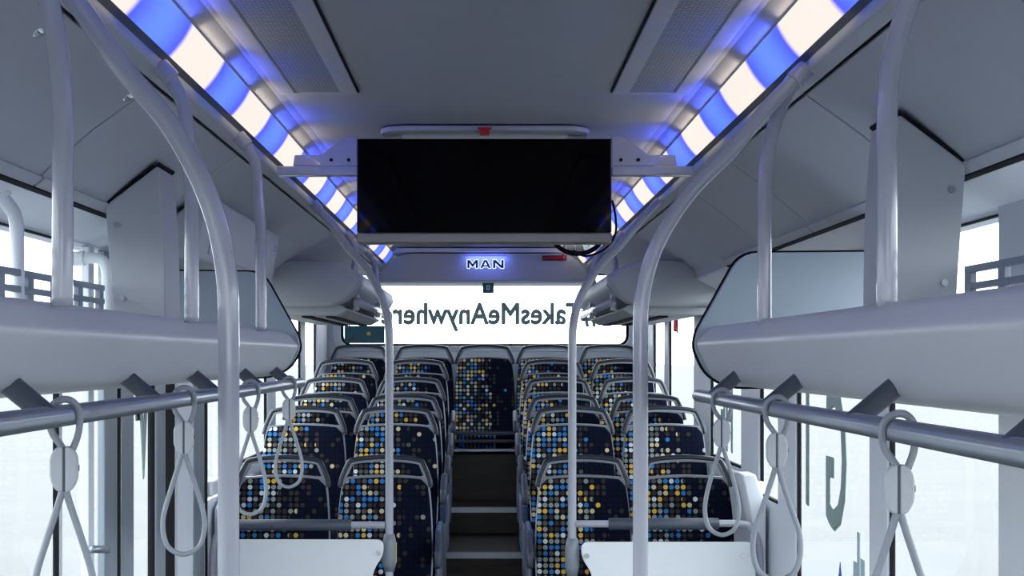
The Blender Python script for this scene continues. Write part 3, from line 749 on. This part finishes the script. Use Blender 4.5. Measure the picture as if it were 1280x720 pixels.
# ------------------------------------------------------------------ divider panels before the first row
def divider(s, nm, y, xi, xo, label, dz):
    e = empty('seat_divider', (s*xi, y, 0), label, 'divider', 'divider panels')
    X = lambda a: s*a-s*xi
    P = [(X(xi+.028), E(-.795)), (X(xi+.028), E(-.86)), (X(xi+.075), E(-.93)), (X(xi+.085), E(-1.45)), (X(xo), E(-1.45)), (X(xo), E(-.795))]
    P = round_poly([(x, z+dz) for x, z in P], [.045, .05, .05, .02, .02, .04], 6)
    MB().prism_y(P, -.012, .0).build('white_board', 'white', e, bevel=.003)
    for a in ((xi+.05), (xo-.05)) if s > 0 else ((xi+.05),):
        MB().tube([(X(a), -.012, E(-.852)+dz), (X(a), -.022, E(-.852)+dz)], .011, 12).build('screw', 'chrome', e)
    return e
e = divider(-1, 'left', 6.14, .403, 1.10, 'white divider board with rounded corner in front of the left seats', .020)
e2 = divider(1, 'right', 6.02, .375, 1.13, 'white divider board with rounded corners in front of the right seats', .025)
def bar(s, y, xi, pad0, pad1, pts, label):
    zr = .721 if s < 0 else .70
    e = empty('divider_grab_rail', (s*xi, y, E(-zr)), label, 'grab bar', 'divider grab bars')
    X = lambda a: s*a-s*xi
    MB().tube(spline([(X(a), dy, z+zr) for a, dy, z in pts], 6), .0155, 14).build('bar_tube', 'pole', e, smooth=True)
    MB().tube([(X(pad0), 0, 0), (X(pad0+.004), 0, 0), (X(pad1-.004), 0, 0), (X(pad1), 0, 0)], [.020, .0245, .0245, .020], 16).build('foam_grip', 'bracket', e, smooth=True)
bar(-1, 6.20, .42, .575, 1.08, [(.43, 0, -.721), (.8, 0, -.721), (1.09, 0, -.721), (1.14, 0, -.745), (1.17, 0, -.85), (1.17, 0, -1.2), (1.17, 0, -1.54)], 'horizontal grab bar with grey foam grip above the left divider board')
kids_l = None
bar(1, 6.06, .375, .52, .985, [(.375, 0, -.70), (.8, 0, -.70), (1.07, 0, -.70), (1.12, 0, -.72), (1.155, 0, -.80), (1.158, 0, -1.0), (1.158, 0, -1.54)], 'horizontal grab bar with grey foam grip above the right divider board')

# white wheel-arch ducts beside the front seats
e = empty('wall_duct', (1.10, 6.2, 0), 'white sloping duct between the right divider bar and the window', 'duct')
MB().prism_y([(-.02, E(-.49)), (.04, E(-.49)), (.085, E(-.62)), (.085, .0), (.065, .0), (.06, E(-.85))], -.14, .0).build('duct_body', 'wall', e, bevel=.010, bseg=3)
e = empty('wall_duct', (-1.185, 6.9, 0), 'pale moulded duct under the left window behind the divider', 'duct')
MB().prism_x([(-.6, .0), (-.6, E(-.66)), (-.3, E(-.58)), (.3, E(-.58)), (.3, .0)], -.0, .03).build('duct_body', 'wall', e, bevel=.012, bseg=3)

# white tubes seen above the racks by the windows
def wtube(pts, label, r=.018):
    p0 = Vector(pts[-1]); e = empty('window_grab_tube', p0, label, 'grab tube', 'white tubes by the windows')
    MB().tube(spline([Vector(p)-p0 for p in pts], 6), r, 14).build('tube', 'white', e, smooth=True)
    MB().tube([Vector(pts[0])-p0, Vector(pts[0])-p0+(Vector(pts[1])-Vector(pts[0])).normalized()*.03], r*1.3, 14).build('socket', 'white', e)
wtube([(-1.14, 3.37, E(.40)), (-1.125, 3.37, E(.37)), (-1.10, 3.37, E(.33)), (-1.095, 3.37, E(.25)), (-1.095, 3.37, E(.04))], 'white bent tube standing at the left window, nearest the camera', .0165)
wtube([(-1.185, 4.15, E(.285)), (-1.15, 4.15, E(.287)), (-1.11, 4.15, E(.284)), (-1.092, 4.15, E(.262)), (-1.088, 4.15, E(.20)), (-1.088, 4.15, E(.04))], 'white bent tube at the left window beside the column', .0165)

# ------------------------------------------------------------------ ceiling screen and its arms
e = empty('passenger_screen', (0, 4.95, E(.565)), 'wide black passenger screen hung across the ceiling with silver lower bar', 'screen')
W2 = .438; x_c = -.002
MB().box(x_c-W2, x_c+W2, 0, .07, -.135, .188).build('housing', 'black', e, bevel=.004)
MB().box(x_c-W2+.004, x_c+W2-.004, -.004, .0, -.135, .186).build('screen_glass', 'glassblack', e)
MB().box(x_c-W2, x_c+W2, -.012, .07, -.172, -.136).build('lower_bar', 'silver', e, bevel=.006, bseg=3)
for s, nm in SIDE:
    X = lambda a: s*a
    a0, a1 = sorted((X(W2), X(.715)))
    MB().box(a0, a1, -.0, .05, .062, .094).build('arm_beam', 'pole', e, bevel=.004)
    a0, a1 = sorted((X(.50), X(.69)))
    P = [(X(W2), .095), (X(W2), .195), (X(W2+.03), .197), (X(W2+.07), .175), (X(W2+.12), .135), (X(W2+.135), .132), (X(.655), .132), (X(.66), .095)]
    MB().prism_y(P, .0, .012).build('arm_plate', 'pole', e, bevel=.003)
    for a in (W2+.03, W2+.09): MB().tube([(X(a), -.004, .115), (X(a), .002, .115)], .006, 10).build('screw', 'rubber', e)
# mirror under the screen
e = empty('round_mirror', (.345, 5.35, E(.47)), 'round black-rimmed mirror half hidden behind the screen, lower right corner', 'mirror')
n = 28; ring = [(.10*math.cos(2*math.pi*i/n), 0, .085*math.sin(2*math.pi*i/n)) for i in range(n)]
MB().tube(ring, .008, 8, closed=True).build('mirror_rim', 'rubber', e, smooth=True)
MB().add([(p[0], .004, p[2]) for p in ring]+[(p[0]*.6, -.010, p[2]*.6) for p in ring]+[(0, -.014, 0)], [(i, (i+1) % n, n+(i+1) % n, n+i) for i in range(n)]+[(n+i, n+(i+1) % n, 2*n) for i in range(n)]).build('mirror_glass', 'mirror', e, smooth=True)
MB().tube([(0, .02, .08), (0, .02, .30)], .007, 10).tube([(0, .02, .30), (0, .02, .318)], .025, 12).build('mirror_arm', 'rubber', e, smooth=False)
cb = empty('screen_cable', (.445, 5.0, E(.55)), 'black cable looping from the right edge of the screen down to the pole clamp', 'cable')
MB().tube(spline([(0, .03, .0), (.012, .03, -.06), (.012, .05, -.12), (-.02, .10, -.165), (-.08, .18, -.185), (-.12, .25, -.16)], 6), .004, 8).build('cable', 'rubber', cb, smooth=True)
cb2 = cb

# rear header panel with the illuminated emblem
e = empty('rear_header', (0, 10.3, E(.555)), 'grey rounded header panel over the rear window with blue-lit letters', 'panel')
P = round_poly([(-.79, -.005), (.79, -.005), (.62, .19), (-.62, .19)], [.03, .03, .10, .10])
V = []; n = len(P)
hd = MB().prism_y(P, 0.0, .5).build('header_panel', 'panel', e, bevel=.02, bseg=4)
MB().box(-.80, .80, .015, .5, -.02, -.004).build('lower_edge', 'wall', e, bevel=.004)
GL = {'M': [[(0,0),(0,1),(.25,1),(.5,.52),(.75,1),(1,1),(1,0),(.79,0),(.79,.62),(.57,.18),(.43,.18),(.21,.62),(.21,0)]],
      'A': [[(0,0),(.36,1),(.50,1),(.50,.80),(.22,0)], [(1,0),(.64,1),(.50,1),(.50,.80),(.78,0)], [(.28,.18),(.72,.18),(.66,.36),(.34,.36)]],
      'N': [[(0,0),(0,1),(.26,1),(.78,.36),(.78,1),(1,1),(1,0),(.74,0),(.22,.64),(.22,0)]]}
for k_, ch in enumerate('MAN'):
    x0 = -.125+k_*.092; cxl, czl = x0+.038, .085+.029
    for gr, m_, d, nm_ in ((1, glow_mat('logo_halo', (.30, .38, 1.0), 2.6), -.004, 'letter_halo'), (0, 'black', -.008, 'letter')):
        g = MB()
        for poly in GL[ch]:
            P_ = [(x0+px*.076, .085+pz*.058) for px, pz in poly]
            if gr:
                for a_ in range(8): g.prism_y([(x+.0045*math.cos(a_*math.pi/4), z+.0045*math.sin(a_*math.pi/4)) for x, z in P_], d, d+.003)
            else: g.prism_y(P_, d, d+.004)
        g.build(nm_, m_, e)
MB().box(-.14, .155, -.004, .002, .192-.022, .192-.012).build('light_slot', glow_mat('blue_slot', (.03, .05, 1.0), 1.6), e)
bl = bpy.data.lights.new('logo_light', 'AREA'); bl.energy = .5; bl.color = (.15, .2, 1); bl.shape = 'RECTANGLE'; bl.size = .28; bl.size_y = .02
lo_ = bpy.data.objects.new('logo_light', bl); COL.objects.link(lo_); lo_.parent = e; lo_.location = (.01, -.05, .17); lo_.rotation_euler = (math.radians(35), 0, 0)
# roof end above it
struct(MB().strip_y([(-.79, E(.755)), (.79, E(.755))], 10.32, 10.9, .03).build('trim_8', 'wall'), 'pale strip where the ceiling meets the rear header')
# hammers
def hammer(loc, rz, ry, label):
    e = empty('emergency_hammer', loc, label, 'hammer')
    e.rotation_euler = (0, ry, rz)
    MB().tube([(-.085, 0, 0), (-.03, 0, 0), (.06, 0, 0), (.075, 0, 0)], [.008, .010, .012, .009], 10).build('grip', 'red', e, smooth=True)
    MB().tube([(.06, 0, -.02), (.06, 0, .025)], .009, 10).build('hammer_head', 'red', e, smooth=True)
    MB().box(-.09, .085, .008, .016, -.018, .018).build('holder', 'black', e, bevel=.003)
hammer((.50, 10.28, E(.712)), 0, 0, 'red emergency hammer on the rear header above the window')
hammer((1.178, 8.9, E(.235)), math.pi/2*-1, math.radians(90), 'red emergency hammer hanging on the right window pillar')
# marks at the rear window
e = MB().box(-.04, .04, -.003, .003, -.075, .0).build('emergency_exit_sign', 'green'); e.location = (.024, 10.32, E(.537)); tag(e, 'small green square sign hanging at the top of the rear window', 'sign')
MB().ring([(-.012, -.05), (.012, -.05), (.012, -.02), (-.012, -.02)], [(-.006, -.044), (.006, -.044), (.006, -.026), (-.006, -.026)], -.005, -.0035).build('pictogram', 'white', e)
e = MB().box(-.15, .15, -.02, .02, 0, .13).build('destination_box', 'teal', bevel=.003); e.location = (-.905, 10.84, E(.108)); tag(e, 'dark teal box standing in the lower left corner of the rear window', 'box')
MB().tube([(-.115, 0, .128), (-.115, 0, .19)], .006, 8).build('box_stem', 'teal', e)
MB().box(.02, .045, -.0225, -.020, .06, .085).build('yellow_mark', 'yellow', e)
MB().box(-.11, -.08, -.0225, -.020, .025, .055).build('dark_mark', 'black', e)

# small fittings belong to the part they sit on
NEST = {'lock': ('hatch_door', 'cover_sheet'), 'screw': ('white_board', 'column_body', 'arm_plate'), 'rivet': ('clip_half',), 'air_slot': ('service_channel',),
        'button_edge': ('stop_button_housing',), 'handle_edge': ('grab_handle',), 'letter': ('header_panel',), 'letter_halo': ('header_panel',), 'grille': ('vent_frame',)}
base = lambda o: o.name.split('.')[0]
for t in [o for o in COL.objects if o.parent is None]:
    ch = [c for c in t.children]
    for c in ch:
        for host in NEST.get(base(c), ()):
            h_ = [x for x in ch if base(x) == host]
            if h_:
                c.parent = h_[0]; break
